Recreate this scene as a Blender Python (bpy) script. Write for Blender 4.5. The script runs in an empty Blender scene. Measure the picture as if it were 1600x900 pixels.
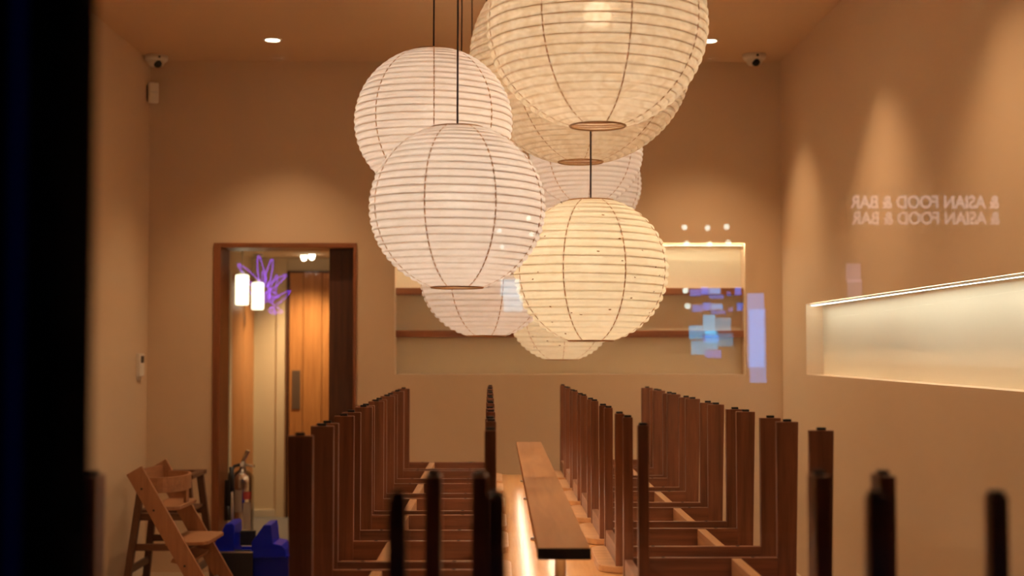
import bpy, bmesh, math, random
from mathutils import Vector, Matrix, Euler
random.seed(7)
PI = math.pi
S = bpy.context.scene
COL = S.collection

# ------------------------------------------------------------------ camera, world, exposure
cam_d = bpy.data.cameras.new('camera')
cam_d.sensor_width = 36.0
cam_d.lens = 50.0
cam_d.dof.use_dof = True
cam_d.dof.focus_distance = 5.3
cam_d.dof.aperture_fstop = 2.5
cam = bpy.data.objects.new('camera', cam_d)
COL.objects.link(cam)
cam.location = (0, 0, 1.4)
cam.rotation_euler = (PI/2 + math.atan(96/2222), 0, -math.atan(22/2222))
S.camera = cam

world = bpy.data.worlds.new('night'); S.world = world
world.use_nodes = True
wb = world.node_tree.nodes['Background']
wb.inputs[0].default_value = (0.25, 0.35, 0.6, 1)
wb.inputs[1].default_value = 0.03

S.view_settings.view_transform = 'Standard'
S.view_settings.look = 'None'
S.view_settings.gamma = 1.0
S.view_settings.use_curve_mapping = False
S.view_settings.exposure = 0.0

SPOT_W = 90.0
SPOT_COL = (1.0, 0.69, 0.40)

# ------------------------------------------------------------------ materials
def mat(name, col, rough=0.5, metal=0.0, emit=None, estr=0.0, coat=0.0):
    m = bpy.data.materials.new(name); m.use_nodes = True
    b = m.node_tree.nodes['Principled BSDF']
    b.inputs['Base Color'].default_value = (*col, 1)
    b.inputs['Roughness'].default_value = rough
    b.inputs['Metallic'].default_value = metal
    if emit:
        b.inputs['Emission Color'].default_value = (*emit, 1)
        b.inputs['Emission Strength'].default_value = estr
    if coat: b.inputs['Coat Weight'].default_value = coat
    return m

def node(m, t, **kw):
    n = m.node_tree.nodes.new(t)
    for k, v in kw.items(): setattr(n, k, v)
    return n

def paint(name, col, rough=0.75, bump=0.05, scale=90, vary=0.06):
    m = mat(name, col, rough); nt = m.node_tree; b = nt.nodes['Principled BSDF']
    tc = node(m, 'ShaderNodeTexCoord')
    n1 = node(m, 'ShaderNodeTexNoise'); n1.inputs['Scale'].default_value = scale
    n2 = node(m, 'ShaderNodeTexNoise'); n2.inputs['Scale'].default_value = 1.7; n2.inputs['Detail'].default_value = 4
    bp = node(m, 'ShaderNodeBump'); bp.inputs['Strength'].default_value = bump; bp.inputs['Distance'].default_value = 0.01
    mx = node(m, 'ShaderNodeMix', data_type='RGBA')
    mx.inputs[6].default_value = (*[c*(1-vary) for c in col], 1); mx.inputs[7].default_value = (*[min(1, c*(1+vary)) for c in col], 1)
    L = nt.links.new
    L(tc.outputs['Object'], n1.inputs['Vector']); L(tc.outputs['Object'], n2.inputs['Vector'])
    L(n1.outputs['Fac'], bp.inputs['Height']); L(bp.outputs['Normal'], b.inputs['Normal'])
    L(n2.outputs['Fac'], mx.inputs[0]); L(mx.outputs[2], b.inputs['Base Color'])
    return m

def wood(name, dark, light, axis, rough=0.42, scale=9.0):
    m = mat(name, light, rough); nt = m.node_tree; b = nt.nodes['Principled BSDF']; L = nt.links.new
    tc = node(m, 'ShaderNodeTexCoord'); mp = node(m, 'ShaderNodeMapping')
    s = [scale*2.2]*3; s[axis] = scale*0.12
    mp.inputs['Scale'].default_value = s
    oi = node(m, 'ShaderNodeObjectInfo')
    ad = node(m, 'ShaderNodeVectorMath', operation='ADD')
    n1 = node(m, 'ShaderNodeTexNoise'); n1.inputs['Scale'].default_value = 2.0; n1.inputs['Detail'].default_value = 6; n1.inputs['Distortion'].default_value = 0.6
    n2 = node(m, 'ShaderNodeTexNoise'); n2.inputs['Scale'].default_value = 11.0; n2.inputs['Detail'].default_value = 3
    mx = node(m, 'ShaderNodeMix', data_type='RGBA'); mx.inputs[6].default_value = (*dark, 1); mx.inputs[7].default_value = (*light, 1)
    mm = node(m, 'ShaderNodeMath', operation='MULTIPLY_ADD'); mm.inputs[1].default_value = 0.35
    rm = node(m, 'ShaderNodeMapRange'); rm.inputs[1].default_value = 0.42; rm.inputs[2].default_value = 0.85
    bp = node(m, 'ShaderNodeBump'); bp.inputs['Strength'].default_value = 0.08; bp.inputs['Distance'].default_value = 0.004
    L(tc.outputs['Object'], mp.inputs['Vector']); L(mp.outputs[0], ad.inputs[0]); L(oi.outputs['Random'], ad.inputs[1])
    L(ad.outputs[0], n1.inputs['Vector']); L(ad.outputs[0], n2.inputs['Vector'])
    L(n2.outputs['Fac'], mm.inputs[0]); L(n1.outputs['Fac'], mm.inputs[2])
    L(mm.outputs[0], rm.inputs[0]); L(rm.outputs[0], mx.inputs[0]); L(mx.outputs[2], b.inputs['Base Color'])
    L(n2.outputs['Fac'], bp.inputs['Height']); L(bp.outputs['Normal'], b.inputs['Normal'])
    return m

def emitter(name, col, strength):
    return mat(name, (0.8, 0.8, 0.8), 0.5, 0, col, strength)

def paper(name, col, speck=0.0, mottle=0.12, trans=0.62, see=0.05):
    m = bpy.data.materials.new(name); m.use_nodes = True; nt = m.node_tree; nt.nodes.clear(); L = nt.links.new
    out = node(m, 'ShaderNodeOutputMaterial'); tc = node(m, 'ShaderNodeTexCoord')
    n1 = node(m, 'ShaderNodeTexNoise'); n1.inputs['Scale'].default_value = 20; n1.inputs['Detail'].default_value = 6; n1.inputs['Distortion'].default_value = 1.2
    mx = node(m, 'ShaderNodeMix', data_type='RGBA')
    mx.inputs[6].default_value = (*[c*(1-mottle*k) for c, k in zip(col, (0.8, 1.2, 1.8))], 1); mx.inputs[7].default_value = (*col, 1)
    rm = node(m, 'ShaderNodeMapRange'); rm.inputs[1].default_value = 0.35; rm.inputs[2].default_value = 0.62
    L(tc.outputs['Object'], n1.inputs['Vector']); L(n1.outputs['Fac'], rm.inputs[0]); L(rm.outputs[0], mx.inputs[0])
    colout = mx.outputs[2]
    if speck:
        v = node(m, 'ShaderNodeTexVoronoi'); v.inputs['Scale'].default_value = 20
        mp = node(m, 'ShaderNodeMapping'); mp.inputs['Scale'].default_value = (0.7, 1.0, 1.5); mp.inputs['Rotation'].default_value = (0.4, 0.5, 0.2)
        lt = node(m, 'ShaderNodeMath', operation='LESS_THAN'); lt.inputs[1].default_value = speck
        m2 = node(m, 'ShaderNodeMix', data_type='RGBA'); m2.inputs[7].default_value = (0.25, 0.12, 0.03, 1)
        L(tc.outputs['Object'], mp.inputs['Vector']); L(mp.outputs[0], v.inputs['Vector'])
        L(v.outputs['Distance'], lt.inputs[0]); L(lt.outputs[0], m2.inputs[0]); L(colout, m2.inputs[6]); colout = m2.outputs[2]
    df = node(m, 'ShaderNodeBsdfDiffuse'); tr = node(m, 'ShaderNodeBsdfTranslucent')
    rf = node(m, 'ShaderNodeBsdfRefraction'); rf.inputs['IOR'].default_value = 1.02; rf.inputs['Roughness'].default_value = 0.9
    a = node(m, 'ShaderNodeMixShader'); a.inputs[0].default_value = trans
    c = node(m, 'ShaderNodeMixShader'); c.inputs[0].default_value = see
    for s in (df, tr, rf): L(colout, s.inputs['Color'])
    L(df.outputs[0], a.inputs[1]); L(tr.outputs[0], a.inputs[2]); L(a.outputs[0], c.inputs[1]); L(rf.outputs[0], c.inputs[2])
    L(c.outputs[0], out.inputs['Surface'])
    return m

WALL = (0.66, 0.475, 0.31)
M = {}
M['wall'] = paint('wall_paint', WALL, 0.7)
M['ceil'] = paint('ceiling_paint', (0.68, 0.46, 0.28), 0.85)
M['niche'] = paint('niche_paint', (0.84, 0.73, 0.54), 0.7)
M['hall'] = paint('hall_paint', (0.74, 0.58, 0.36), 0.8)
M['floor'] = paint('floor_resin', (0.44, 0.29, 0.18), 0.5, 0.02, 40, 0.15)
M['hallfloor'] = paint('hall_floor_resin', (0.20, 0.175, 0.15), 0.45, 0.02, 40, 0.1)
M['base'] = mat('baseboard_paint', (0.7, 0.6, 0.45), 0.5)
CD, CL = (0.125, 0.043, 0.019), (0.26, 0.098, 0.043)
for i, a in enumerate('xyz'):
    M['chair_'+a] = wood('chair_wood_'+a, CD, CL, i, 0.4)
    M['oak_'+a] = wood('pale_wood_'+a, (0.38, 0.17, 0.06), (0.56, 0.27, 0.10), i, 0.45)
    M['high_'+a] = wood('high_chair_wood_'+a, (0.26, 0.11, 0.045), (0.38, 0.165, 0.07), i, 0.5)
    M['trim_'+a] = wood('door_trim_wood_'+a, (0.16, 0.05, 0.016), (0.30, 0.10, 0.034), i, 0.45)
    M['door_'+a] = wood('door_wood_'+a, (0.40, 0.15, 0.04), (0.56, 0.24, 0.07), i, 0.4)
    M['dark_'+a] = wood('dark_door_wood_'+a, (0.05, 0.016, 0.007), (0.10, 0.032, 0.013), i, 0.45)
    M['dstool_'+a] = wood('dark_stool_wood_'+a, (0.08, 0.03, 0.012), (0.14, 0.052, 0.02), i, 0.45)
M['table'] = wood('table_wood', (0.54, 0.24, 0.075), (0.66, 0.32, 0.11), 1, 0.24, 6)
M['bar'] = emitter('plank_light', (1.0, 0.86, 0.64), 13.0)
M['plank'] = wood('rail_wood', (0.42, 0.18, 0.06), (0.52, 0.24, 0.085), 1, 0.6, 6)
M['black'] = mat('black_rubber', (0.012, 0.010, 0.010), 0.6)
M['frame'] = mat('black_window_frame', (0.012, 0.012, 0.013), 0.7); M['frame'].node_tree.nodes['Principled BSDF'].inputs['Specular IOR Level'].default_value = 0.0
M['navy'] = mat('navy_reflection', (0.02, 0.05, 0.6), 0.6)  # blue of the imitated reflection on the window post
M['cord'] = mat('dark_cord', (0.035, 0.012, 0.008), 0.6)
M['rib'] = paper('bamboo_rib', (0.50, 0.27, 0.14), 0, 0.1, 0.45, 0.0)
M['ribp'] = paper('paper_seam_strip', (0.68, 0.46, 0.28), 0, 0.1, 0.6, 0.0)
M['ring'] = mat('bamboo_ring', (0.42, 0.22, 0.08), 0.6)
M['steel'] = mat('brushed_steel', (0.55, 0.52, 0.48), 0.28, 1.0)
M['chrome'] = mat('polished_steel', (0.75, 0.72, 0.68), 0.12, 1.0)
M['white'] = mat('white_plastic', (0.76, 0.68, 0.58), 0.45)
M['screen'] = mat('dark_screen', (0.03, 0.03, 0.035), 0.2)
M['lens'] = mat('black_glass_lens', (0.004, 0.004, 0.005), 0.08)
M['blue'] = mat('blue_plastic', (0.001, 0.010, 0.42), 0.4); M['blue'].node_tree.nodes['Principled BSDF'].inputs['Specular IOR Level'].default_value = 0.25
M['blackp'] = mat('black_plastic', (0.012, 0.012, 0.014), 0.45)
M['label'] = mat('paper_label', (0.33, 0.26, 0.21), 0.6)
M['red'] = mat('red_label', (0.35, 0.03, 0.02), 0.5)
M['handle'] = mat('grey_aluminium', (0.6, 0.58, 0.55), 0.35, 1.0)
M['plate'] = mat('grey_push_plate', (0.22, 0.15, 0.10), 0.4, 0.6)
M['led'] = emitter('led_strip_light', (0.90, 1.0, 0.92), 46.0)
M['ledback'] = emitter('led_strip_light_dim', (1.0, 0.90, 0.64), 84.0)
M['down'] = emitter('downlight_lens', (1.0, 0.9, 0.68), 12.0)
M['sconce'] = emitter('lamp_glass_lit', (1.0, 0.93, 0.62), 2.4)
M['asphalt'] = paint('pavement', (0.05, 0.05, 0.055), 0.8, 0.1)
M['facade'] = paint('street_facade_paint', (0.012, 0.012, 0.014), 0.9)
M['paper_w'] = paper('white_washi', (0.92, 0.87, 0.80), 0, 0.05, see=0.008)
M['paper_c'] = paper('cream_washi', (0.93, 0.86, 0.66), 0.075, 0.06, see=0.008)
M['paper_t'] = paper('tan_washi', (0.91, 0.80, 0.61), 0, 0.16, see=0.035)
def glassmat():
    m = bpy.data.materials.new('window_glass'); m.use_nodes = True; nt = m.node_tree; nt.nodes.clear()
    o = node(m, 'ShaderNodeOutputMaterial'); g = node(m, 'ShaderNodeBsdfGlass')
    g.inputs['IOR'].default_value = 1.5; g.inputs['Roughness'].default_value = 0.0
    nt.links.new(g.outputs[0], o.inputs['Surface']); return m
M['glass'] = glassmat()

# ------------------------------------------------------------------ mesh helpers
def box(bm, lo, hi, bev=0.0):
    """axis-aligned box between two corners, optionally bevelled"""
    r = bmesh.ops.create_cube(bm, size=1.0)
    vs = r['verts']
    for v in vs:
        v.co = Vector(((lo[i]+hi[i])/2 + v.co[i]*(hi[i]-lo[i])) for i in range(3))
    if bev:
        es = list({e for v in vs for e in v.link_edges})
        bmesh.ops.bevel(bm, geom=es, offset=bev, segments=2, affect='EDGES', profile=0.6)
    return vs

def hexa(bm, bottom, top, bev=0.0):
    """solid from 4 bottom and 4 top corners"""
    b = [bm.verts.new(p) for p in bottom]; t = [bm.verts.new(p) for p in top]
    fs = [bm.faces.new(b[::-1]), bm.faces.new(t)]
    for i in range(4):
        j = (i+1) % 4
        fs.append(bm.faces.new((b[i], b[j], t[j], t[i])))
    if bev:
        es = list({e for v in b+t for e in v.link_edges})
        bmesh.ops.bevel(bm, geom=es, offset=bev, segments=2, affect='EDGES', profile=0.6)

def prism(bm, pts, axis, a, b, bev=0.0):
    """polygon (2-D points) extruded along an axis from a to b"""
    def P(p, t):
        q = list(p); q.insert(axis, t); return q
    lo = [bm.verts.new(P(p, a)) for p in pts]; hi = [bm.verts.new(P(p, b)) for p in pts]
    n = len(pts)
    bm.faces.new(lo[::-1]); bm.faces.new(hi)
    for i in range(n):
        j = (i+1) % n
        bm.faces.new((lo[i], lo[j], hi[j], hi[i]))
    bmesh.ops.recalc_face_normals(bm, faces=bm.faces)
    if bev:
        es = [e for e in bm.edges if e.calc_face_angle(0) > 0.5]
        bmesh.ops.bevel(bm, geom=es, offset=bev, segments=2, affect='EDGES', profile=0.6)

def tube(bm, pts, r, n=8, closed=False, cap=True):
    pts = [Vector(p) for p in pts]; k = len(pts); rings = []
    up = None
    for i, p in enumerate(pts):
        if closed: d = pts[(i+1) % k] - pts[i-1]
        else: d = pts[min(i+1, k-1)] - pts[max(i-1, 0)]
        d.normalize()
        if up is None:
            up = Vector((0, 0, 1)) if abs(d.z) < 0.9 else Vector((1, 0, 0))
        s = d.cross(up); s.normalize(); u = s.cross(d); u.normalize(); up = u
        rr = r[i] if isinstance(r, (list, tuple)) else r
        rings.append([bm.verts.new(p + s*math.cos(2*PI*j/n)*rr + u*math.sin(2*PI*j/n)*rr) for j in range(n)])
    m = k if closed else k-1
    for i in range(m):
        A, B = rings[i], rings[(i+1) % k]
        for j in range(n):
            q = (j+1) % n
            bm.faces.new((A[j], A[q], B[q], B[j]))
    if cap and not closed:
        bm.faces.new(rings[0][::-1]); bm.faces.new(rings[-1])

def lathe(bm, prof, n=32, c=(0, 0, 0)):
    rings = []
    for r, z in prof:
        if r < 1e-6: rings.append([bm.verts.new((c[0], c[1], c[2]+z))])
        else: rings.append([bm.verts.new((c[0]+r*math.cos(2*PI*j/n), c[1]+r*math.sin(2*PI*j/n), c[2]+z)) for j in range(n)])
    for A, B in zip(rings, rings[1:]):
        for j in range(n):
            q = (j+1) % n
            if len(A) == 1 and len(B) == 1: continue
            if len(A) == 1: bm.faces.new((A[0], B[q], B[j]))
            elif len(B) == 1: bm.faces.new((A[j], A[q], B[0]))
            else: bm.faces.new((A[j], A[q], B[q], B[j]))

def obj(name, bm, m, parent=None, smooth=False, loc=None):
    bmesh.ops.recalc_face_normals(bm, faces=bm.faces)
    me = bpy.data.meshes.new(name); bm.to_mesh(me); bm.free()
    if smooth:
        me.polygons.foreach_set('use_smooth', [True]*len(me.polygons))
    me.materials.append(M[m] if isinstance(m, str) else m)
    o = bpy.data.objects.new(name, me); COL.objects.link(o)
    if parent: o.parent = parent
    if loc: o.location = loc
    return o

def B(name, lo, hi, m, parent=None, bev=0.0, smooth=False):
    bm = bmesh.new(); box(bm, lo, hi, bev); return obj(name, bm, m, parent, smooth)

def tag(o, label, cat, group=None):
    o['label'] = label; o['category'] = cat
    if group: o['group'] = group
    return o

def thing(name, label, cat, loc=(0, 0, 0), rz=0, group=None):
    o = bpy.data.objects.new(name, None); COL.objects.link(o)
    o.empty_display_size = 0.1
    o.location = loc; o.rotation_euler = (0, 0, rz)
    return tag(o, label, cat, group)

def struct(o, label=None):
    o['kind'] = 'structure'
    if label: o['label'] = label
    return o

def dup(root, label, loc, rz=0, group=None):
    r = root.copy(); COL.objects.link(r); r.location = loc; r.rotation_euler = (0, 0, rz); r['label'] = label
    if group: r['group'] = group
    for ch in list(root.children):
        c = ch.copy(); COL.objects.link(c); c.parent = r
        for g in list(ch.children):
            d = g.copy(); COL.objects.link(d); d.parent = c
    return r

def slab_wall(name, u, w, holes, plane, t0, t1, m):
    """wall in the plane x=const ('x') or y=const ('y') with rectangular holes (u0,u1,z0,z1)"""
    us = sorted({u[0], u[1], *[h[0] for h in holes], *[h[1] for h in holes]})
    zs = sorted({w[0], w[1], *[h[2] for h in holes], *[h[3] for h in holes]})
    bm = bmesh.new()
    for a, b in zip(us, us[1:]):
        for c, d in zip(zs, zs[1:]):
            if any(h[0] <= a and b <= h[1] and h[2] <= c and d <= h[3] for h in holes): continue
            if plane == 'y': box(bm, (a, t0, c), (b, t1, d))
            else: box(bm, (t0, a, c), (t1, b, d))
    bmesh.ops.remove_doubles(bm, verts=bm.verts, dist=1e-5)
    return struct(obj(name, bm, m))

# ------------------------------------------------------------------ room shell
XL, XR, YF, YB, H = -2.22, 1.81, 1.05, 9.04, 3.24
struct(B('floor', (XL-0.2, YF-0.05, -0.1), (XR+0.2, YB+0.3, 0), 'floor'))
struct(B('ceiling', (XL-0.2, YF-0.05, H), (XR+0.35, YB+0.3, H+0.1), 'ceil'))
struct(B('wall_left', (XL-0.2, YF-0.05, 0), (XL, YB, H), 'wall'))
# back wall: doorway and shelved niche
DX0, DX1, DZ = -1.803, -0.898, 2.076
NX0, NX1, NZ0, NZ1 = -0.655, 1.575, 1.241, 2.076
slab_wall('wall_back', (XL-0.2, XR+0.35), (0, H), [(DX0, DX1, 0, DZ), (NX0, NX1, NZ0, NZ1)], 'y', YB, YB+0.30, 'wall')
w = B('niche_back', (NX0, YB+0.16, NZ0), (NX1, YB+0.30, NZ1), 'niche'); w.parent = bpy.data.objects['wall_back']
# right wall: long lit niche
RY0, RY1, RZ0, RZ1 = 4.05, 8.34, 1.254, 1.666
slab_wall('wall_right', (YF-0.05, YB), (0, H), [(RY0, RY1, RZ0, RZ1)], 'x', XR, XR+0.25, 'wall')
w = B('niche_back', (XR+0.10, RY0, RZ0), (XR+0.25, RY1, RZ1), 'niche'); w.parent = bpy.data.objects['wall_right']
struct(B('baseboard_right', (XR-0.012, YF+0.1, 0), (XR, YB, 0.05), 'base', bev=0.003))
struct(B('baseboard_back', (DX1+0.03, YB-0.012, 0), (XR-0.012, YB, 0.05), 'base', bev=0.003))
struct(B('baseboard_left', (XL, YF+0.1, 0), (XL+0.012, YB-0.012, 0.05), 'base', bev=0.003))
# wooden shelves in the back niche
for z, which in ((1.772, 'upper'), (1.50, 'lower')):
    o = B('niche_shelf', (NX0+0.002, YB+0.055, z-0.022), (NX1-0.002, YB+0.158, z+0.022), 'trim_x', bev=0.002)
    tag(o, '%s dark wood shelf running across the back wall niche' % which, 'shelf', 'shelves in the back wall niche')
def led(name, lo, hi, label, m):
    t = thing(name, label, 'light strip', ((lo[0]+hi[0])/2, (lo[1]+hi[1])/2, hi[2]), 0, 'light strips hidden in the niches')
    c = t.location
    bm = bmesh.new(); box(bm, [lo[i]-c[i] for i in range(3)], [hi[i]-c[i] for i in range(3)]); obj('diffuser', bm, m, t)
    bm = bmesh.new(); e = 0.004
    long = 0 if hi[0]-lo[0] > hi[1]-lo[1] else 1
    a = [lo[i]-c[i] for i in range(3)]; b = [hi[i]-c[i] for i in range(3)]
    s = 1-long
    for sg in (0, 1):
        p, q = list(a), list(b)
        if sg == 0: q[s] = a[s]; p[s] = a[s]-e
        else: p[s] = b[s]; q[s] = b[s]+e
        box(bm, p, q)
    obj('channel', bm, 'handle', t)
led('led_strip', (NX0+0.01, YB+0.012, NZ1-0.012), (NX1-0.01, YB+0.030, NZ1-0.001), 'glowing light strip along the top of the back wall niche', 'ledback')
led('led_strip', (XR+0.012, RY0+0.01, RZ1-0.012), (XR+0.030, RY1-0.06, RZ1-0.001), 'glowing light strip along the top of the right wall niche', 'led')

# doorway trim and sliding leaf
d = struct(bpy.data.objects.new('trim_1', None), 'reddish wood casing around the open doorway'); COL.objects.link(d)
B('casing', (DX0, YB-0.015, 0), (DX0+0.045, YB+0.16, DZ), 'trim_z', d, 0.003)
B('casing', (DX0, YB+0.165, 0), (DX0+0.040, YB+0.31, DZ), 'trim_z', d, 0.003)
B('casing', (DX1-0.020, YB-0.015, 0), (DX1, YB+0.31, DZ), 'trim_z', d, 0.003)
B('header_casing', (DX0+0.045, YB-0.015, DZ-0.030), (DX1-0.020, YB+0.31, DZ), 'trim_x', d, 0.003)
dr = struct(bpy.data.objects.new('door_1', None), 'wood sliding door leaf, coloured dark for its shade, pushed into the right of the doorway'); COL.objects.link(dr)
B('door_leaf', (DX1-0.185, YB+0.10, 0.01), (DX1-0.022, YB+0.14, DZ-0.032), 'dark_z', dr, 0.002)  # shade on the leaf is put into its dark wood colour

# ------------------------------------------------------------------ hallway behind the doorway
HZ, HY, HL, HR = 2.17, 12.0, -2.07, -0.35
struct(B('hall_floor', (HL-0.3, YB+0.30, -0.1), (HR+0.1, HY+0.3, 0), 'hallfloor'))
struct(B('hall_ceiling', (HL-0.3, YB+0.30, HZ), (HR+0.1, HY+0.3, HZ+0.1), 'hall'))
struct(B('wall_hall_left', (HL-0.2, YB+0.30, 0), (HL, HY, HZ), 'hall'))
struct(B('wall_hall_right', (HR, YB+0.30, 0), (HR+0.1, HY, HZ), 'hall'))
struct(B('wall_hall_back', (HL-0.2, HY, 0), (HR+0.1, HY+0.2, HZ), 'hall'))
struct(B('baseboard_hall', (HL, HY-0.014, 0), (-1.80, HY, 0.06), 'base', bev=0.003))
struct(B('trim_2', (-1.86, HY-0.018, 0), (-1.775, HY-0.001, HZ), 'hall'))
# wooden door at the end of the hall, in boards
hd = struct(bpy.data.objects.new('door_2', None), 'orange wood door of upright boards at the end of the hall'); COL.objects.link(hd)
B('door_frame', (-1.772, HY-0.05, 0), (-1.752, HY-0.002, 2.06), 'dark_z', hd)
B('door_frame', (-1.752, HY-0.05, 2.045), (-0.84, HY-0.002, 2.06), 'dark_x', hd)
xs = [-1.75, -1.635, -1.475, -1.315, -1.155, -0.995, -0.85]
for a, b in zip(xs, xs[1:]):
    B('board', (a+0.002, HY-0.045, 0.01), (b-0.002, HY-0.004, 2.044), 'door_z', hd, 0.003)
B('push_plate', (-1.725, HY-0.052, 0.90), (-1.655, HY-0.0455, 1.225), 'plate', hd, 0.002)
# wooden panel with pale edge on the left hall wall
hp = struct(bpy.data.objects.new('door_3', None), 'orange wood panelled door on the left hall wall'); COL.objects.link(hp)
B('board', (HL+0.001, 10.92, 0.01), (HL+0.03, 11.40, 1.98), 'door_z', hp, 0.003)
B('board', (HL+0.001, 11.404, 0.01), (HL+0.03, 11.93, 1.98), 'door_z', hp, 0.003)
B('edge_strip', (HL+0.001, 10.80, 0), (HL+0.04, 10.90, 2.0), 'base', hp, 0.003)
def hall_lamp(x, y, label):
    t = thing('hall_pendant_lamp', label, 'lamp', (x, y, HZ), 0, 'cylinder lamps in the hall')
    bm = bmesh.new(); lathe(bm, [(0, -0.45), (0.042, -0.45), (0.049, -0.442), (0.049, -0.238), (0.042, -0.23), (0, -0.23)], 24); obj('shade', bm, 'sconce', t, True)
    bm = bmesh.new(); lathe(bm, [(0, -0.229), (0.02, -0.229), (0.02, -0.20), (0.004, -0.195), (0.004, -0.02), (0, -0.02)], 12); obj('stem', bm, 'white', t)
    bm = bmesh.new(); lathe(bm, [(0, -0.02), (0.04, -0.02), (0.045, -0.001), (0, -0.001)], 20); obj('ceiling_rose', bm, 'white', t)
hall_lamp(-1.85, 10.3, 'larger glowing cylinder lamp hanging nearest in the doorway')
hall_lamp(-1.94, 11.5, 'smaller glowing cylinder lamp hanging farther down the hall')
def downlight(name, loc, label, group, power, r=0.05, angle=94, col=SPOT_COL, blend=1.0):
    t = thing(name, label, 'downlight', loc, 0, group)
    bm = bmesh.new(); lathe(bm, [(r*0.86, -0.001), (r*0.9, -0.006), (r*1.12, -0.005), (r*1.2, -0.0005), (r*0.86, -0.0005)], 28); obj('trim_ring', bm, 'white', t, True)
    bm = bmesh.new(); lathe(bm, [(0, -0.004), (r*0.8, -0.004), (r*0.86, -0.002), (r*0.86, -0.0007), (0, -0.0007)], 28); obj('lens', bm, 'down', t)
    if name == 'hall_downlight':
        bm = bmesh.new(); lathe(bm, [(r*0.8, -0.0045), (r*0.78, -0.02), (r*0.5, -0.042), (0, -0.048)], 20); obj('bulb_dome', bm, 'down', t, True)
    ld = bpy.data.lights.new('downlight_beam', 'SPOT'); ld.energy = power; ld.color = col
    ld.spot_size = math.radians(angle); ld.spot_blend = blend; ld.shadow_soft_size = 0.04
    l = bpy.data.objects.new('downlight_beam', ld); COL.objects.link(l); l.parent = t; l.location = (0, 0, -0.06)
    return t
downlight('hall_downlight', (-1.585, 11.62, HZ), 'left round downlight in the hall ceiling seen through the doorway', 'hall ceiling downlights', 55, 0.032, 120, (1, 0.75, 0.45))
downlight('hall_downlight', (-1.505, 11.50, HZ), 'right round downlight in the hall ceiling seen through the doorway', 'hall ceiling downlights', 55, 0.032, 120, (1, 0.75, 0.45))

# ------------------------------------------------------------------ main ceiling downlights
rows = [(8.4, 'nearest the back wall'), (6.65, 'third from the window'), (4.95, 'second from the window'), (3.25, 'nearest the window')]
for x, side in ((-1.34, 'left'), (1.26, 'right')):
    for y, w in rows:
        downlight('ceiling_downlight', (x, y, H), 'round recessed ceiling downlight in the %s row, %s' % (side, w), 'recessed ceiling downlights', SPOT_W)

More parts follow.
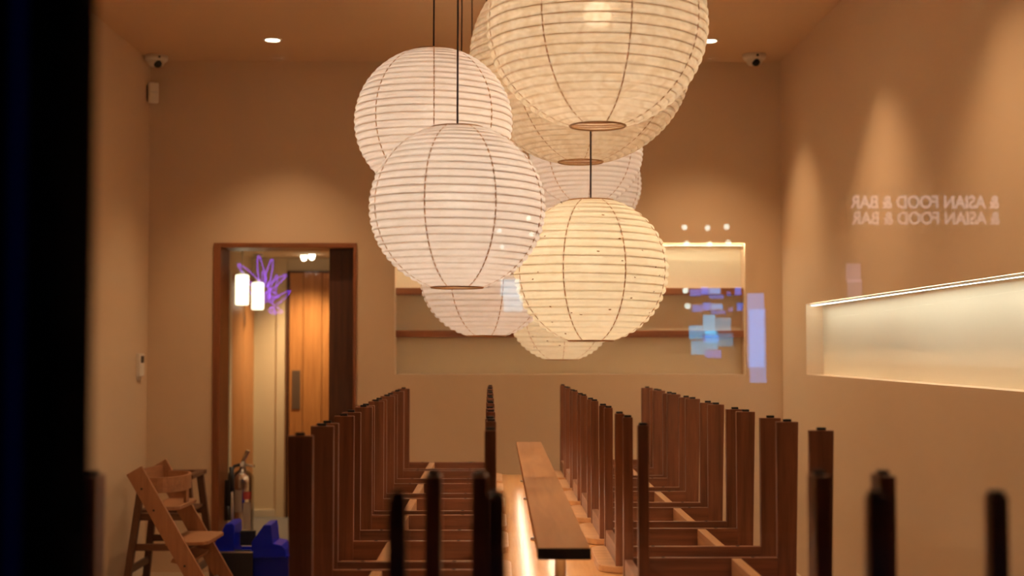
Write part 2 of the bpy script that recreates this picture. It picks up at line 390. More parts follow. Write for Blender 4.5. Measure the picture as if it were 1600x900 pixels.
# ------------------------------------------------------------------ lanterns
TOPZ = H
def lantern(name, c, R, pap, turns, label, ob=0.95, ring=0.29, ribm='rib', k=1.0):
    t = thing(name, label, 'lantern', c, 0, 'cluster of round paper lanterns')
    p0 = math.asin(ring); NS = 60; per = 6; NR = int(turns*per)
    bm = bmesh.new(); grid = {}
    dep = R*(PI-2*p0)/turns*0.26
    # the sheet is wound like the rib: row i climbs one turn for every `per` rows
    for i in range(-per, NR+1):
        for j in range(NS):
            s = i/per + j/NS; u = min(1, max(0, s/turns)); th = 2*PI*j/NS
            ph = p0 + (PI-2*p0)*u
            f = s - math.floor(s)
            env = min(1, u*turns, (1-u)*turns)
            bul = dep*(math.sin(PI*f)**0.8 - 0.6)*env
            grid[i, j] = bm.verts.new(((R+bul)*math.sin(ph)*math.cos(th), (R+bul)*math.sin(ph)*math.sin(th), (R+bul)*ob*math.cos(ph)))
    for i in range(-per, NR):
        for j in range(NS):
            q = (i, j+1) if j+1 < NS else (i+per, 0)
            q2 = (q[0]+1, q[1])
            if q not in grid or q2 not in grid: continue
            bm.faces.new((grid[i, j], grid[i+1, j], grid[q2], grid[q]))
    bmesh.ops.remove_doubles(bm, verts=bm.verts, dist=1e-5)
    obj('paper_shade', bm, pap, t, True)
    # spiral bamboo rib
    pts = []; n = int(turns*44)
    for i in range(n+1):
        s = i/n; ph = p0 + (PI-2*p0)*s; th = 2*PI*turns*s
        rr = (R-dep*0.6)*math.sin(ph)
        pts.append((rr*math.cos(th), rr*math.sin(th), (R-dep*0.6)*ob*math.cos(ph)))
    bm = bmesh.new(); tube(bm, pts, 0.0020, 4); obj('spiral_rib', bm, ribm, t)
    # upright paper seams
    bm = bmesh.new(); hw = 0.0017
    L1 = []
    for i in range(0, 41):
        ph = p0 + (PI-2*p0)*i/40; rr = (R+dep*0.30)*math.sin(ph); z = (R+dep*0.30)*ob*math.cos(ph)
        L1.append((bm.verts.new((rr, -hw, z)), bm.verts.new((rr, hw, z)), bm.verts.new((rr-0.002, hw, z)), bm.verts.new((rr-0.002, -hw, z))))
    for a, b in zip(L1, L1[1:]):
        for q in range(4):
            w = (q+1) % 4
            bm.faces.new((a[q], b[q], b[w], a[w]))
    sm = obj('paper_seam', bm, 'ribp', t); off = random.random()*0.7 - PI/2
    if 'seam0' in kw0.get(name, {}): off = kw0[name]['seam0']
    sm.rotation_euler.z = off
    for q in range(1, 8):
        s2 = sm.copy(); COL.objects.link(s2); s2.parent = t; s2.rotation_euler.z = off + q*PI/4
    # mouth rings
    zt = R*ob*math.cos(p0); rr = R*ring
    circ = [(rr*math.cos(2*PI*j/40), rr*math.sin(2*PI*j/40), 0) for j in range(40)]
    bm = bmesh.new(); tube(bm, circ, 0.0042, 6, True); r1 = obj('mouth_ring', bm, 'ring', t, True); r1.location.z = -zt
    r2 = r1.copy(); COL.objects.link(r2); r2.parent = t; r2.location.z = zt
    # wire hanger across the top, cord and bulb
    bm = bmesh.new(); tube(bm, [(-rr, 0, zt), (-rr*0.4, 0, zt+0.004), (0, 0, zt+0.006), (rr*0.4, 0, zt+0.004), (rr, 0, zt)], 0.0015, 5)
    obj('wire_hanger', bm, 'handle', t)
    bm = bmesh.new(); tube(bm, [(0, 0, 0.10*R+0.07), (0, 0, zt), (0.0015, 0, zt+(TOPZ-c[2]-zt)*0.5), (0, 0, TOPZ-c[2]-0.02)], 0.0032, 8); obj('cord', bm, 'cord', t)
    bm = bmesh.new(); lathe(bm, [(0, -0.02), (0.03, -0.02), (0.034, -0.0005), (0, -0.0005)], 20, (0, 0, TOPZ-c[2])); obj('ceiling_rose', bm, 'black', t)
    bz = 0.10*R
    bm = bmesh.new(); lathe(bm, [(0, bz+0.12), (0.017, bz+0.12), (0.02, bz+0.06), (0.018, bz+0.042), (0, bz+0.042)], 14); obj('bulb_socket', bm, 'white', t)
    bm = bmesh.new(); bmesh.ops.create_icosphere(bm, subdivisions=2, radius=0.045, matrix=Matrix.Translation((0, 0, bz)))
    e = bpy.data.materials.get('bulb_%s' % name + str(round(R, 3))) or emitter('bulb_%s' % name + str(round(R, 3)), (1.0, 0.89, 0.755), 690*k*R*R)
    obj('bulb', bm, e, t, True)
    return t
kw0 = {}
LN = 'paper_lantern'
lantern(LN, (0.313, 4.45, 2.422), 0.347, 'paper_t', 29, 'largest tan paper lantern in front, cut off by the top of the view', k=1.35, ring=0.25)
lantern(LN, (0.327, 5.60, 2.550), 0.439, 'paper_t', 40, 'big tan paper lantern right behind the topmost front lantern', k=1.0, ring=0.20)
lantern(LN, (-0.129, 4.50, 1.849), 0.278, 'paper_w', 27, 'white paper lantern lowest at front left, hanging on a long cord', k=1.5)
lantern(LN, (-0.230, 5.05, 2.208), 0.280, 'paper_w', 27, 'white paper lantern at upper left of the cluster', k=1.6)
lantern(LN, (0.329, 5.03, 1.679), 0.272, 'paper_c', 22, 'cream speckled paper lantern at lower right of the cluster', k=1.4)
lantern(LN, (-0.050, 6.12, 1.720), 0.287, 'paper_w', 25, 'white paper lantern peeking out below the front left lantern', k=1.5)
lantern(LN, (0.397, 6.40, 2.290), 0.256, 'paper_w', 26, 'white paper lantern under the big tan lantern, above the cream one', k=1.25)
lantern(LN, (0.470, 7.65, 2.292), 0.302, 'paper_w', 27, 'white paper lantern farthest back, its right edge showing above the cream lantern', k=1.5)
lantern(LN, (0.317, 7.10, 1.595), 0.269, 'paper_c', 22, 'small cream paper lantern hanging lowest of all, under the speckled one', k=1.25)
lantern(LN, (0.279, 8.15, 1.756), 0.305, 'paper_c', 22, 'cream paper lantern hidden behind the speckled one, only its bottom ring showing', k=1.25)
lantern(LN, (-0.172, 6.65, 2.516), 0.279, 'paper_t', 24, 'tan paper lantern whose top peeks out behind the upper left white one', k=1.25)
lantern(LN, (-0.135, 7.30, 2.111), 0.257, 'paper_w', 24, 'paper lantern hidden behind the two left lanterns, only its cord showing', k=1.25)

# ------------------------------------------------------------------ communal table with raised plank
TZ = 0.73
t = thing('communal_table', 'long orange wood communal table under the upturned chairs', 'table', (0.165, 5.5, 0))
B('table_top', (-0.40, -2.25, TZ-0.04), (0.40, 2.17, TZ), 'table', t, 0.004)
for y in (-1.95, 0, 1.9):
    for x in (-0.22, 0.22):
        B('leg', (x-0.035, y-0.035, 0), (x+0.035, y+0.035, TZ-0.12), 'chair_z', t, 0.003)
for x in (-0.22, 0.22): B('apron', (x-0.015, -2.0, TZ-0.12), (x+0.015, 1.95, TZ-0.04), 'chair_y', t, 0.002)
p = thing('raised_plank', 'narrow raised wooden plank shelf running down the middle of the table', 'shelf', (0.160, 5.45, TZ))
B('end_shade', (-0.064, -2.004, 0.165), (0.064, -2.0002, 0.192), 'black', p)  # black plate stands in for the shade on the plank's near end
B('plank', (-0.064, -2.0, 0.165), (0.064, 1.95, 0.192), 'plank', p, 0.0025)
for x in (-0.05, 0.05):
    B('light_strip', (x-0.007, -1.96, 0.159), (x+0.007, 1.92, 0.1648), 'bar', p)
for y in (-1.78, -0.4, 0.95, 1.8):
    bm = bmesh.new(); lathe(bm, [(0, 0), (0.045, 0), (0.045, 0.006), (0.016, 0.010), (0.014, 0.155), (0.03, 0.160), (0.03, 0.165), (0, 0.165)], 20)
    o = obj('post', bm, 'steel', p, True); o.location.y = y

# ------------------------------------------------------------------ upturned chairs
def make_chair(name, label, wf, wb, group):
    """upside-down chair: z=0 is the face of the seat on the table, +x towards the backrest"""
    t = thing(name, label, 'chair', (0, 0, 0), 0, group)
    hf, hb = wf/2, wb/2
    # seat with rounded front corners
    pts = []; r = 0.075
    x0, x1, s0, s1 = -0.062, 0.462, hf+0.012, hb+0.004
    for a in range(0, 7):
        q = PI + a*PI/12; pts.append((x0+r+r*math.cos(q), -s0+r+r*math.sin(q)))
    pts += [(x1, -s1), (x1, s1)]
    for a in range(0, 7):
        q = PI/2 + a*PI/12; pts.append((x0+r+r*math.cos(q), s0-r+r*math.sin(q)))
    bm = bmesh.new(); prism(bm, pts, 2, 0.0, 0.020, 0.003); obj('seat', bm, 'oak_x', t)
    for s in (-1, 1):
        yf, yb = s*(hf-0.013), s*(hb-0.013)
        # side rail
        bm = bmesh.new(); a, b = 0.014, 0.43; q = 0.011
        hexa(bm, [(a, yf-q, 0.020), (b, yb-q, 0.020), (b, yb+q, 0.020), (a, yf+q, 0.020)], [(a, yf-q, 0.078), (b, yb-q, 0.078), (b, yb+q, 0.078), (a, yf+q, 0.078)], 0.002)
        rl = obj('side_rail', bm, 'chair_x', t)
        for xx in (0.10, 0.355):
            bm = bmesh.new(); lathe(bm, [(0, 0.0775), (0.0055, 0.0775), (0.0055, 0.0795), (0, 0.0795)], 10, (xx, yf+(yb-yf)*(xx/0.45), 0)); obj('screw_hole', bm, 'black', rl)
        # front leg, slim
        bm = bmesh.new(); e = 0.014
        hexa(bm, [(-e, yf-e, 0.020), (e, yf-e, 0.020), (e, yf+e, 0.020), (-e, yf+e, 0.020)], [(-e, yf-e*0.85, 0.476), (e, yf-e*0.85, 0.476), (e, yf+e*0.85, 0.476), (-e, yf+e*0.85, 0.476)], 0.0025)
        lg = obj('front_leg', bm, 'chair_z', t); B('foot_pad', (-0.010, yf-0.008, 0.476), (0.010, yf+0.008, 0.482), 'black', lg, 0.001)
        # back leg, a wide board that runs on below the seat as the backrest post
        bm = bmesh.new(); e = 0.013; xa, xb = 0.414, 0.424
        hexa(bm, [(xa+0.01, yb-e, -0.02), (xa+0.062, yb-e, -0.02), (xa+0.062, yb+e, -0.02), (xa+0.01, yb+e, -0.02)],
                 [(xb, yb-e, 0.463), (xb+0.062, yb-e, 0.463), (xb+0.062, yb+e, 0.463), (xb, yb+e, 0.463)], 0.0025)
        lg = obj('back_leg', bm, 'chair_z', t); B('foot_pad', (xb+0.021, yb-0.008, 0.463), (xb+0.043, yb+0.008, 0.470), 'black', lg, 0.001)
        bm = bmesh.new()
        hexa(bm, [(xa+0.065, yb-e*0.8, -0.36), (xa+0.090, yb-e*0.8, -0.36), (xa+0.090, yb+e*0.8, -0.36), (xa+0.065, yb+e*0.8, -0.36)],
                 [(xa+0.01, yb-e, -0.0201), (xa+0.062, yb-e, -0.0201), (xa+0.062, yb+e, -0.0201), (xa+0.01, yb+e, -0.0201)], 0.002)
        obj('back_post', bm, 'chair_z', t)
    B('front_rail', (-0.011, -hf+0.027, 0.020), (0.011, hf-0.027, 0.074), 'chair_y', t, 0.002)
    B('cross_brace', (0.292, -(hf+hb)/2+0.024, 0.022), (0.320, (hf+hb)/2-0.024, 0.0765), 'oak_y', t, 0.002)
    bm = bmesh.new(); N = 10; w = hb-0.027
    lo = [(0.475+0.03*(1-((2*i/N)-1)**2), -w+2*w*i/N) for i in range(N+1)]
    prism(bm, lo + [(x+0.014, y) for x, y in lo[::-1]], 2, -0.355, -0.255); obj('back_slat', bm, 'chair_y', t)
    return t
CW = 0.455
proto = make_chair('dining_chair', '', CW, CW, 'upturned chairs in the right row')
proto_l = None
ordn = ['nearest the window', 'second from the window', 'third from the window', 'fourth from the window', 'fifth from the window', 'sixth from the window', 'farthest from the window']
right = [3.86, 4.52, 5.14, 5.75, 6.36, 6.93, 7.47]
left = [3.645, 4.22, 4.91, 5.47, 6.10, 6.77, 7.30]
for i, y in enumerate(right):
    lab = 'upturned reddish wood chair in the row right of the raised plank, ' + ordn[i]
    loc = (0.368-0.006*(y-4.3), y, TZ+0.001)
    if i == 0: proto.location = loc; proto['label'] = lab
    else: dup(proto, lab, loc)
for i, y in enumerate(left):
    lab = 'upturned reddish wood chair in the row left of the raised plank, ' + ordn[i]
    dup(proto, lab, (-0.022-0.006*(y-4.3), y, TZ+0.001), PI, 'upturned chairs in the left row')

# window counter with chairs upturned on it
t = thing('window_counter', 'narrow dark counter just inside the window below the view', 'counter', (0.0, 1.72, 0))
B('counter_top', (-2.15, -0.18, TZ-0.04), (1.76, 0.36, TZ), 'dark_x', t, 0.003)
for x in (-2.0, -0.9, 0.3, 1.6): B('leg', (x-0.03, 0.06, 0), (x+0.03, 0.12, TZ-0.04), 'dark_z', t, 0.003)
cp = make_chair('counter_chair', 'dark upturned chair on the window counter, beside the black window post', 0.53, 0.585, 'upturned chairs on the window counter')
cp.location = (-0.385, 1.90, TZ+0.001); cp.rotation_euler.z = PI/2
dup(cp, 'dark upturned chair on the window counter, in the middle of the view', (0.250, 1.90, TZ+0.001), PI/2)
dup(cp, 'dark upturned chair on the window counter, at the right edge of the view', (0.915, 1.90, TZ+0.001), PI/2)

# ------------------------------------------------------------------ window front
struct(B('wall_front_header', (XL-0.2, YF-0.05, 3.02), (XR+0.25, YF+0.12, H), 'frame'))
wf = struct(bpy.data.objects.new('window_1', None), 'black framed shop window the room is seen through'); COL.objects.link(wf)
B('window_post', (-0.46, YF-0.06, 0.0), (-0.327, YF+0.11, 3.02), 'frame', wf, 0.004)
B('reflection_streak', (-0.337, YF-0.066, 0.0), (-0.331, YF-0.0601, 3.02), 'navy', wf)  # thin blue strip added to imitate a reflected streak on the post
B('window_post', (XR-0.05, YF-0.05, 0.0), (XR+0.2, YF+0.11, 3.02), 'frame', wf, 0.004)
B('window_post', (XL-0.2, YF-0.05, 0.0), (XL+0.05, YF+0.11, 3.02), 'frame', wf, 0.004)
B('window_sill', (-0.327, YF-0.06, 0.0), (XR-0.05, YF+0.11, 0.12), 'frame', wf, 0.004)
B('window_sill', (XL+0.05, YF-0.06, 0.0), (-0.46, YF+0.11, 0.12), 'frame', wf, 0.004)
def pane(x0, x1, y, rx, rz):
    x0 -= 0.012; x1 += 0.012
    cx, cz = (x0+x1)/2, 1.57
    bm = bmesh.new(); box(bm, (x0-cx, -0.003, -1.45), (x1-cx, 0.003, 1.45))
    o = obj('glass_pane', bm, 'glass', wf); o.location = (cx, y, cz); o.rotation_euler = (rx, 0, rz)
for x0, x1 in ((-0.327, XR-0.05), (XL+0.05, -0.46)):
    pane(x0, x1, YF, 0, 0)
    pane(x0, x1, YF+0.03, -0.0060, -0.0012)

# ------------------------------------------------------------------ corner fittings
def dome(loc, rz, label):
    t = thing('dome_camera', label, 'security camera', loc, rz, 'ceiling security cameras')
    bm = bmesh.new(); lathe(bm, [(0, -0.001), (0.072, -0.001), (0.072, -0.022), (0.064, -0.034), (0, -0.034)], 28); obj('base', bm, 'white', t, True)
    bm = bmesh.new(); lathe(bm, [(0.050, -0.0345), (0.050, -0.048), (0.038, -0.064), (0, -0.066)], 24); obj('housing', bm, 'white', t, True)
    bm = bmesh.new(); bmesh.ops.create_uvsphere(bm, u_segments=20, v_segments=12, radius=0.027, matrix=Matrix.Translation((0.010, -0.026, -0.052))); obj('lens', bm, 'lens', t, True)
    bm = bmesh.new(); lathe(bm, [(0, 0), (0.008, 0), (0.008, 0.004), (0, 0.004)], 10); o = obj('sensor_eye', bm, 'lens', t); o.location = (0.022, -0.068, -0.018); o.rotation_euler.x = PI/2
dome((XL+0.075, 8.88, H), 0.2, 'small white dome camera on the ceiling in the left corner')
dome((1.60, 8.80, H), -0.2, 'small white dome camera on the ceiling near the right corner')
t = thing('motion_sensor', 'slim white motion sensor high in the left back corner', 'sensor', (XL+0.035, 8.97, 3.02), 0.35)
B('body', (-0.032, -0.045, -0.065), (0.032, 0.0, 0.065), 'white', t, 0.012, True)
B('window', (-0.020, -0.0475, -0.002), (0.020, -0.0445, 0.004), 'handle', t)
B('bracket', (-0.012, 0.0005, -0.03), (0.012, 0.045, 0.03), 'white', t, 0.003)
t = thing('wall_thermostat', 'white wall thermostat with a small dark display on the left wall', 'thermostat', (XL, 8.82, 1.305), 0)
B('body', (0.0, -0.055, -0.07), (0.024, 0.055, 0.07), 'white', t, 0.004)
B('display', (0.0241, -0.035, 0.012), (0.0255, 0.04, 0.055), 'screen', t)
B('back_plate', (0.0, -0.045, -0.095), (0.008, 0.045, -0.071), 'white', t, 0.002)

# ------------------------------------------------------------------ high chairs
def plank_between(bm, p, q, w, th, bev=0.002):
    """board in the x-z plane from p to q (x,z), horizontal width w, thickness th in y around y0"""
    (x0, z0), (x1, z1) = p, q
    y0, y1 = th
    hexa(bm, [(x0-w/2, y0, z0), (x0+w/2, y0, z0), (x0+w/2, y1, z0), (x0-w/2, y1, z0)], [(x1-w/2, y0, z1), (x1+w/2, y0, z1), (x1+w/2, y1, z1), (x1-w/2, y1, z1)], bev)
t = thing('high_chair', 'light wooden slanted high chair with seat, footrest and safety rail by the left wall', 'high chair', (-1.875, 7.66, 0), -0.03)
W2 = 0.24
for s in (-1, 1):
    y0, y1 = (s*W2-0.012, s*W2+0.012)
    bm = bmesh.new()
    # slanted upright, cut square to its length at the top
    dx, dz = 0.455, 0.79; L = math.hypot(dx, dz); ux, uz = dx/L, dz/L
    hw = 0.045
    top = (0.0, 0.775)
    pts = [(top[0]-hw*uz, top[1]-hw*ux), (top[0]+hw*uz, top[1]+hw*ux), (0.455+hw/uz, 0.0), (0.455-hw/uz, 0.0)]
    prism(bm, pts, 1, y0, y1, 0.003)
    up = obj('side_upright', bm, 'high_z', t)
    for f in (0.12, 0.26, 0.62):
        bm = bmesh.new(); lathe(bm, [(0, 0), (0.006, 0), (0.006, 0.002), (0, 0.002)], 10)
        o = obj('bolt', bm, 'black', up); o.rotation_euler.x = PI/2*(1); o.location = (f*dx-0.012, y0-0.0001 if s < 0 else y0-0.002, 0.775-f*dz)
    B('floor_runner', (0.0, y0, 0.0), (0.455, y1, 0.04), 'high_x', t, 0.003)
def tray(z, x0, x1, name):
    bm = bmesh.new(); r = 0.03
    pts = [(x0, -W2+0.0125), (x0+0.10, -W2+0.0125), (x1-0.02, -W2+0.03), (x1, -W2+0.06), (x1, W2-0.06), (x1-0.02, W2-0.03), (x0+0.10, W2-0.0125), (x0, W2-0.0125)]
    prism(bm, pts, 2, z-0.010, z+0.010, 0.004); obj(name, bm, 'high_x', t)
tray(0.575, 0.06, 0.225, 'seat_board')
tray(0.395, 0.16, 0.375, 'foot_board')
for z0, z1, off in ((0.655, 0.765, 0.02),):
    bm = bmesh.new(); N = 12; lo = []
    for i in range(N+1):
        y = -W2+0.013+(2*W2-0.026)*i/N; lo.append((off-0.055*(1-(y/W2)**2)*0.8, y))
    prism(bm, lo + [(x+0.012, y) for x, y in lo[::-1]], 2, z0, z1); obj('back_board', bm, 'high_y', t)
bm = bmesh.new(); N = 20; lo = []; hi = []
for i in range(N+1):
    a = -PI/2 + PI*i/N
    lo.append((0.06+0.165*max(0, math.cos(a))**0.6, (W2-0.016)*math.sin(a))); hi.append((0.06+0.153*max(0, math.cos(a))**0.6, (W2-0.030)*math.sin(a)))
prism(bm, lo+hi[::-1], 2, 0.655, 0.735); obj('safety_rail', bm, 'high_x', t)
B('crotch_post', (0.205, -0.03, 0.586), (0.220, 0.03, 0.654), 'high_z', t, 0.003)
bm = bmesh.new(); prism(bm, [(0.19, 0.30), (0.20, 0.32), (0.285, 0.30), (0.275, 0.28)], 1, -W2+0.0125, W2-0.0125); obj('cross_bar', bm, 'high_y', t)
tube_bm = bmesh.new(); tube(tube_bm, [(0.33, -W2+0.012, 0.16), (0.33, W2-0.012, 0.16)], 0.007, 10); obj('tie_rod', tube_bm, 'handle', t)

t = thing('booster_high_chair', 'darker wooden high chair with splayed legs behind the light slanted one', 'high chair', (-1.915, 8.42, 0), 0.0)
for sx in (-1, 1):
    for sy in (-1, 1):
        bm = bmesh.new(); e = 0.02
        bx, by, tx, ty = sx*0.205, sy*0.24, sx*0.13, sy*0.17
        hexa(bm, [(bx-e, by-e, 0), (bx+e, by-e, 0), (bx+e, by+e, 0), (bx-e, by+e, 0)], [(tx-e, ty-e, 0.655), (tx+e, ty-e, 0.655), (tx+e, ty+e, 0.655), (tx-e, ty+e, 0.655)], 0.003)
        obj('leg', bm, 'dstool_z', t)
for sy in (-1, 1):
    B('arm_rail', (-0.165, sy*0.17-0.03, 0.655), (0.165, sy*0.17+0.03, 0.68), 'dstool_x', t, 0.004)
    B('side_stretcher', (-0.17, sy*0.208-0.01, 0.25), (0.17, sy*0.208+0.01, 0.29), 'dstool_x', t, 0.003)
    B('seat_rail', (-0.16, sy*0.185-0.01, 0.42), (0.16, sy*0.185+0.01, 0.46), 'dstool_x', t, 0.003)
for sx in (-1, 1):
    B('end_rail', (sx*0.138-0.025, -0.139, 0.655), (sx*0.138+0.025, 0.139, 0.68), 'dstool_y', t, 0.004)
    B('end_stretcher', (sx*0.187-0.01, -0.20, 0.12), (sx*0.187+0.01, 0.20, 0.16), 'dstool_y', t, 0.003)
B('seat', (-0.15, -0.174, 0.462), (0.15, 0.174, 0.478), 'dstool_x', t, 0.004)

# ------------------------------------------------------------------ fire extinguisher on the left jamb
t = thing('fire_extinguisher', 'polished steel fire extinguisher hung inside the left door jamb', 'fire extinguisher', (-1.645, YB+0.20, 0.20), 0)
bm = bmesh.new(); lathe(bm, [(0, 0.0), (0.066, 0.0), (0.072, 0.008), (0.072, 0.36), (0.068, 0.385), (0.052, 0.41), (0.026, 0.425), (0.022, 0.44), (0, 0.44)], 36); cy = obj('cylinder', bm, 'chrome', t, True)
for a0, a1, z0, z1, m, nm in ((-2.15, -1.45, 0.16, 0.30, 'label', 'instruction_label'), (-1.35, -0.55, 0.24, 0.29, 'red', 'red_band_label'), (-1.35, -0.6, 0.05, 0.22, 'label', 'inspection_label')):
    bm = bmesh.new(); N = 8; v = []
    for i in range(N+1):
        a = a0+(a1-a0)*i/N; v.append([bm.verts.new((r*math.cos(a), r*math.sin(a), z)) for r, z in ((0.0722, z0), (0.0732, z0), (0.0732, z1), (0.0722, z1))])
    for p, q in zip(v, v[1:]):
        for k in range(4): bm.faces.new((p[k], p[(k+1) % 4], q[(k+1) % 4], q[k]))
    bm.faces.new(v[0]); bm.faces.new(v[-1][::-1]); obj(nm, bm, m, cy)
bm = bmesh.new(); lathe(bm, [(0, 0.4401), (0.018, 0.4401), (0.018, 0.475), (0, 0.475)], 16); obj('valve', bm, 'steel', t, True)
bm = bmesh.new(); hexa(bm, [(-0.012, -0.010, 0.4755), (0.012, -0.010, 0.4755), (0.012, 0.010, 0.4755), (-0.012, 0.010, 0.4755)], [(0.020, -0.012, 0.555), (0.046, -0.012, 0.545), (0.046, 0.012, 0.545), (0.020, 0.012, 0.555)], 0.003); obj('squeeze_lever', bm, 'chrome', t)
bm = bmesh.new(); tube(bm, [(0.017, 0, 0.456), (0.045, 0, 0.452), (0.075, -0.005, 0.448)], 0.008, 8); obj('carry_handle', bm, 'chrome', t, True)
bm = bmesh.new(); lathe(bm, [(0, 0), (0.013, 0), (0.013, 0.008), (0, 0.008)], 14); o = obj('pressure_gauge', bm, 'white', t); o.rotation_euler.x = PI/2; o.location = (0.0, -0.0185, 0.458)
bm = bmesh.new(); tube(bm, [(-0.016, -0.01, 0.458), (-0.05, -0.03, 0.45), (-0.075, -0.045, 0.40), (-0.083, -0.05, 0.30), (-0.083, -0.05, 0.20)], 0.011, 8); hs = obj('hose', bm, 'blackp', t, True)
bm = bmesh.new(); tube(bm, [(-0.083, -0.05, 0.198), (-0.083, -0.05, 0.11)], [0.013, 0.02], 10); obj('nozzle', bm, 'blackp', hs, True)
B('wall_bracket', (-0.112, -0.02, 0.10), (-0.0735, 0.02, 0.36), 'blackp', t, 0.003)

# ------------------------------------------------------------------ mop bucket
t = thing('mop_bucket', 'blue plastic mop bucket with wringer standing before the doorway', 'mop bucket', (-1.33, 8.21, 0), 0.0)
bm = bmesh.new()
o0, o1 = (0.20, 0.15), (0.235, 0.185)
def rect(h, z): return [(-h[0], -h[1], z), (h[0], -h[1], z), (h[0], h[1], z), (-h[0], h[1], z)]
hexa(bm, rect(o0, 0.07), rect(o1, 0.235), 0.012)
bk = obj('bucket_body', bm, 'blue', t)
bm = bmesh.new()
for lo, hi in (((-0.25, -0.20, 0.226), (0.25, -0.182, 0.248)), ((-0.25, 0.182, 0.226), (0.25, 0.20, 0.248)), ((-0.25, -0.1815, 0.226), (-0.232, 0.1815, 0.248)), ((0.232, -0.1815, 0.226), (0.25, 0.1815, 0.248))):
    box(bm, lo, hi, 0.003)
obj('rim', bm, 'blue', bk)
for sx in (-1, 1):
    for sy in (-1, 1):
        bm = bmesh.new(); lathe(bm, [(0, -0.012), (0.028, -0.012), (0.032, 0), (0.028, 0.012), (0, 0.012)], 16)
        o = obj('caster_wheel', bm, 'blackp', t, True); o.rotation_euler.x = PI/2; o.location = (sx*0.17, sy*0.12, 0.033)
        B('caster_fork', (sx*0.17-0.012, sy*0.12-0.016, 0.05), (sx*0.17+0.012, sy*0.12+0.016, 0.072), 'blackp', t)
for pts in ([(-0.250, 0.24), (-0.250, 0.315), (-0.185, 0.428), (-0.150, 0.432), (-0.138, 0.42), (-0.138, 0.24)],
            [(-0.045, 0.24), (-0.040, 0.33), (0.028, 0.424), (0.066, 0.424), (0.078, 0.32), (0.125, 0.31), (0.148, 0.285), (0.150, 0.24)]):
    bm = bmesh.new(); prism(bm, pts, 1, -0.225, 0.02, 0.006); obj('wringer_cheek', bm, 'blue', t)
B('wringer_front', (-0.136, -0.222, 0.10), (-0.047, -0.203, 0.285), 'blackp', t, 0.004)
B('front_panel', (-0.225, -0.243, 0.09), (-0.03, -0.226, 0.270), 'blackp', t, 0.004)
B('wringer_bar', (-0.225, -0.245, 0.2705), (-0.03, -0.227, 0.279), 'handle', t, 0.002)
B('press_plate', (-0.134, -0.06, 0.288), (-0.048, -0.03, 0.37), 'blackp', t, 0.004)
t = thing('mop', 'thin metal mop handle with black grip standing in the blue mop bucket', 'mop', (-1.535, 8.31, 0.2375), 0.0)
bm = bmesh.new(); tube(bm, [(0, 0, 0.0), (-0.006, 0.008, 0.30), (-0.008, 0.012, 0.34)], 0.008, 10); obj('pole', bm, 'handle', t, True)
bm = bmesh.new(); tube(bm, [(-0.008, 0.0125, 0.342), (-0.014, 0.02, 0.48)], 0.014, 10); obj('grip', bm, 'blackp', t, True)

# ------------------------------------------------------------------ street behind the viewer, mirrored in the glass
SY = -8.9
struct(B('street_pavement', (-9, SY-0.1, -0.12), (9, YF-0.06, -0.02), 'asphalt'))
struct(B('wall_street', (-9, SY-0.5, -0.1), (9, SY-0.1, 5.0), 'facade'))
def sgn(name, lo, hi, colr, st, label, cat, tiles=((0, 1, 0, 1, 1),)):
    t = thing(name, label, cat, ((lo[0]+hi[0])/2, SY-0.1, lo[1]))
    w, h = (hi[0]-lo[0])/2, hi[1]-lo[1]
    B('case', (-w-0.02, 0.0, -0.02), (w+0.02, 0.05, h+0.02), 'frame', t, 0.004)
    for a, b, c, d, q in tiles:
        B('lit_face', (-w+2*w*a, 0.0505, h*c), (-w+2*w*b, 0.06, h*d), emitter(name+'_light', colr if isinstance(q, (int, float)) else q[1], st*(q if isinstance(q, (int, float)) else q[0])), t, 0.002)
    return t
KP = 11/2222
def px(x): return (x-778)*KP
def pz(y): return 1.4+(546-y)*KP
t = thing('shop_sign', 'white lettered shop sign across the street, mirrored in the window glass', 'sign', (px(1335), SY-0.1, pz(323)))
cu = bpy.data.curves.new('lettering', 'FONT'); cu.body = '& ASIAN FOOD & BAR'; cu.size = 0.140; cu.extrude = 0.006; cu.offset = 0.0032
cu.align_x = 'RIGHT'
cu.materials.append(emitter('sign_letter_light', (1.0, 0.92, 0.9), 2.2))
tmp = bpy.data.objects.new('lettering', cu); COL.objects.link(tmp); bpy.context.view_layer.update()
me = bpy.data.meshes.new_from_object(tmp.evaluated_get(bpy.context.evaluated_depsgraph_get())); bpy.data.objects.remove(tmp); bpy.data.curves.remove(cu)
o = bpy.data.objects.new('lettering', me); COL.objects.link(o); o.parent = t; o.rotation_euler = (PI/2, 0, PI); o.location = (0, 0.05, 0); o.scale = (0.84, 1.0, 1.0)
B('backing', (-0.04, 0.0, -0.04), (1.6, 0.035, 0.15), 'frame', t, 0.004)
sgn('window_screen', (px(1078), pz(535)), (px(1145), pz(492)), (0.0, 0.60, 1.0), 5.5, 'cyan lit screen across the street, mirrored over the lower niche shelf', 'screen', ((0.0, 0.32, 0.12, 0.62, 0.9), (0.33, 0.62, 0.30, 1.0, 1.0), (0.63, 0.98, 0.42, 0.90, 0.55), (0.33, 0.70, 0.0, 0.28, (0.8, (0.0, 0.2, 1.0)))))
sgn('light_column', (px(1170), pz(574)), (px(1196), pz(458)), (0.0, 0.36, 1.0), 4.4, 'tall blue light panel across the street, mirrored beside the back niche', 'light panel')
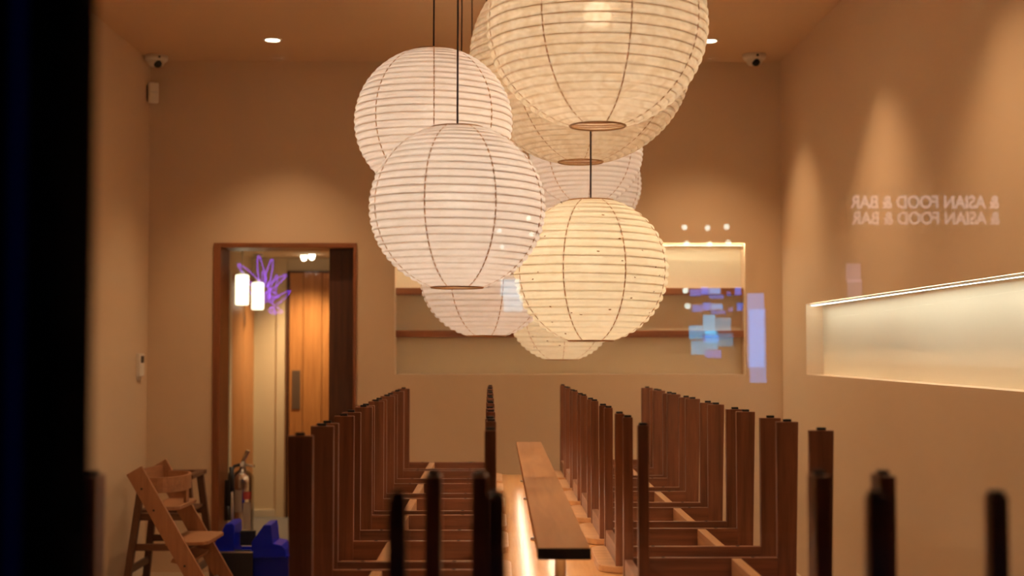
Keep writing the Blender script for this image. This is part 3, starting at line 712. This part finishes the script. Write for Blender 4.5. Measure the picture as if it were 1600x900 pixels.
sgn('blue_sign', (px(1080), pz(466)), (px(1160), pz(448)), (0.0, 0.22, 1.0), 6.0, 'blue lit sign across the street, mirrored over the upper niche shelf', 'sign', ((0.0, 0.2, 0.2, 0.8, 0.8), (0.21, 0.36, 0.35, 1.0, 1.2), (0.37, 0.60, 0.4, 0.9, (1.2, (0.15, 0.5, 1.0))), (0.37, 0.66, 0.0, 0.3, 0.7), (0.72, 0.80, 0.2, 0.6, 0.6), (0.88, 1.0, 0.3, 1.0, 1.0)))
sgn('cyan_sign', (px(782), pz(462)), (px(812), pz(436)), (0.2, 0.7, 1.0), 4.0, 'small cyan sign across the street, mirrored between the two lower lanterns', 'sign')
sgn('poster_screen', (px(1326), pz(440)), (px(1349), pz(411)), (0.6, 0.55, 0.8), 1.4, 'pale lit poster across the street, mirrored in the right wall', 'poster')
def bulb(x, y, r, st, label, colr=(0.75, 1.0, 0.9)):
    t = thing('street_lamp_globe', label, 'lamp', (px(x), SY-0.1, pz(y)), 0, 'small globe lamps across the street')
    bm = bmesh.new(); bmesh.ops.create_icosphere(bm, subdivisions=2, radius=r, matrix=Matrix.Translation((0, 0.12, 0))); obj('globe', bm, emitter('globe_light', colr, st), t, True)
    bm = bmesh.new(); tube(bm, [(0, 0, 0), (0, 0.12-r*0.9, 0)], 0.01, 8); obj('arm', bm, 'frame', t)
for x, y, w in ((1070, 355, 'left'), (1106, 356, 'middle'), (1136, 354, 'right')):
    bulb(x, y, 0.022, 9, '%s of three small globe lamps mirrored above the back niche' % w)
bulb(1071, 454, 0.023, 11, 'white globe lamp mirrored at the left end of the blue sign')
bulb(826, 341, 0.018, 6, 'small globe lamp mirrored on the front left lantern')
bulb(780, 361, 0.018, 5, 'small globe lamp mirrored low on the front left lantern', (0.5, 0.9, 1.0))
# purple neon leaf
t = thing('neon_leaf_sign', 'purple neon leaf outline across the street, mirrored in the doorway glass', 'neon sign', (px(412), SY-0.1, pz(455)))
B('backing', (-0.24, 0.0, -0.10), (0.20, 0.03, 0.31), 'frame', t, 0.004)
nm = emitter('neon_purple', (0.28, 0.06, 1.0), 9.0)
for tx, ty, wd in ((370, 412, 7), (402, 399, 7), (424, 404, 6), (446, 429, 6), (434, 463, 5), (422, 466, 5)):
    c = Vector((0, 0)); e = Vector(((tx-412)*KP, (455-ty)*KP)); dv = e.normalized(); nv = Vector((-dv.y, dv.x)); L = e.length; pts = []
    for i in range(24):
        a = 2*PI*i/24; u = (1-math.cos(a))/2; v = math.sin(a)*KP*wd*(1-0.55*u)
        p = dv*(L*(0.15+0.85*u)) + nv*v
        pts.append((p.x, 0.05, p.y))
    bm = bmesh.new(); tube(bm, pts, 0.0045, 6, True); obj('neon_tube', bm, nm, t, True)
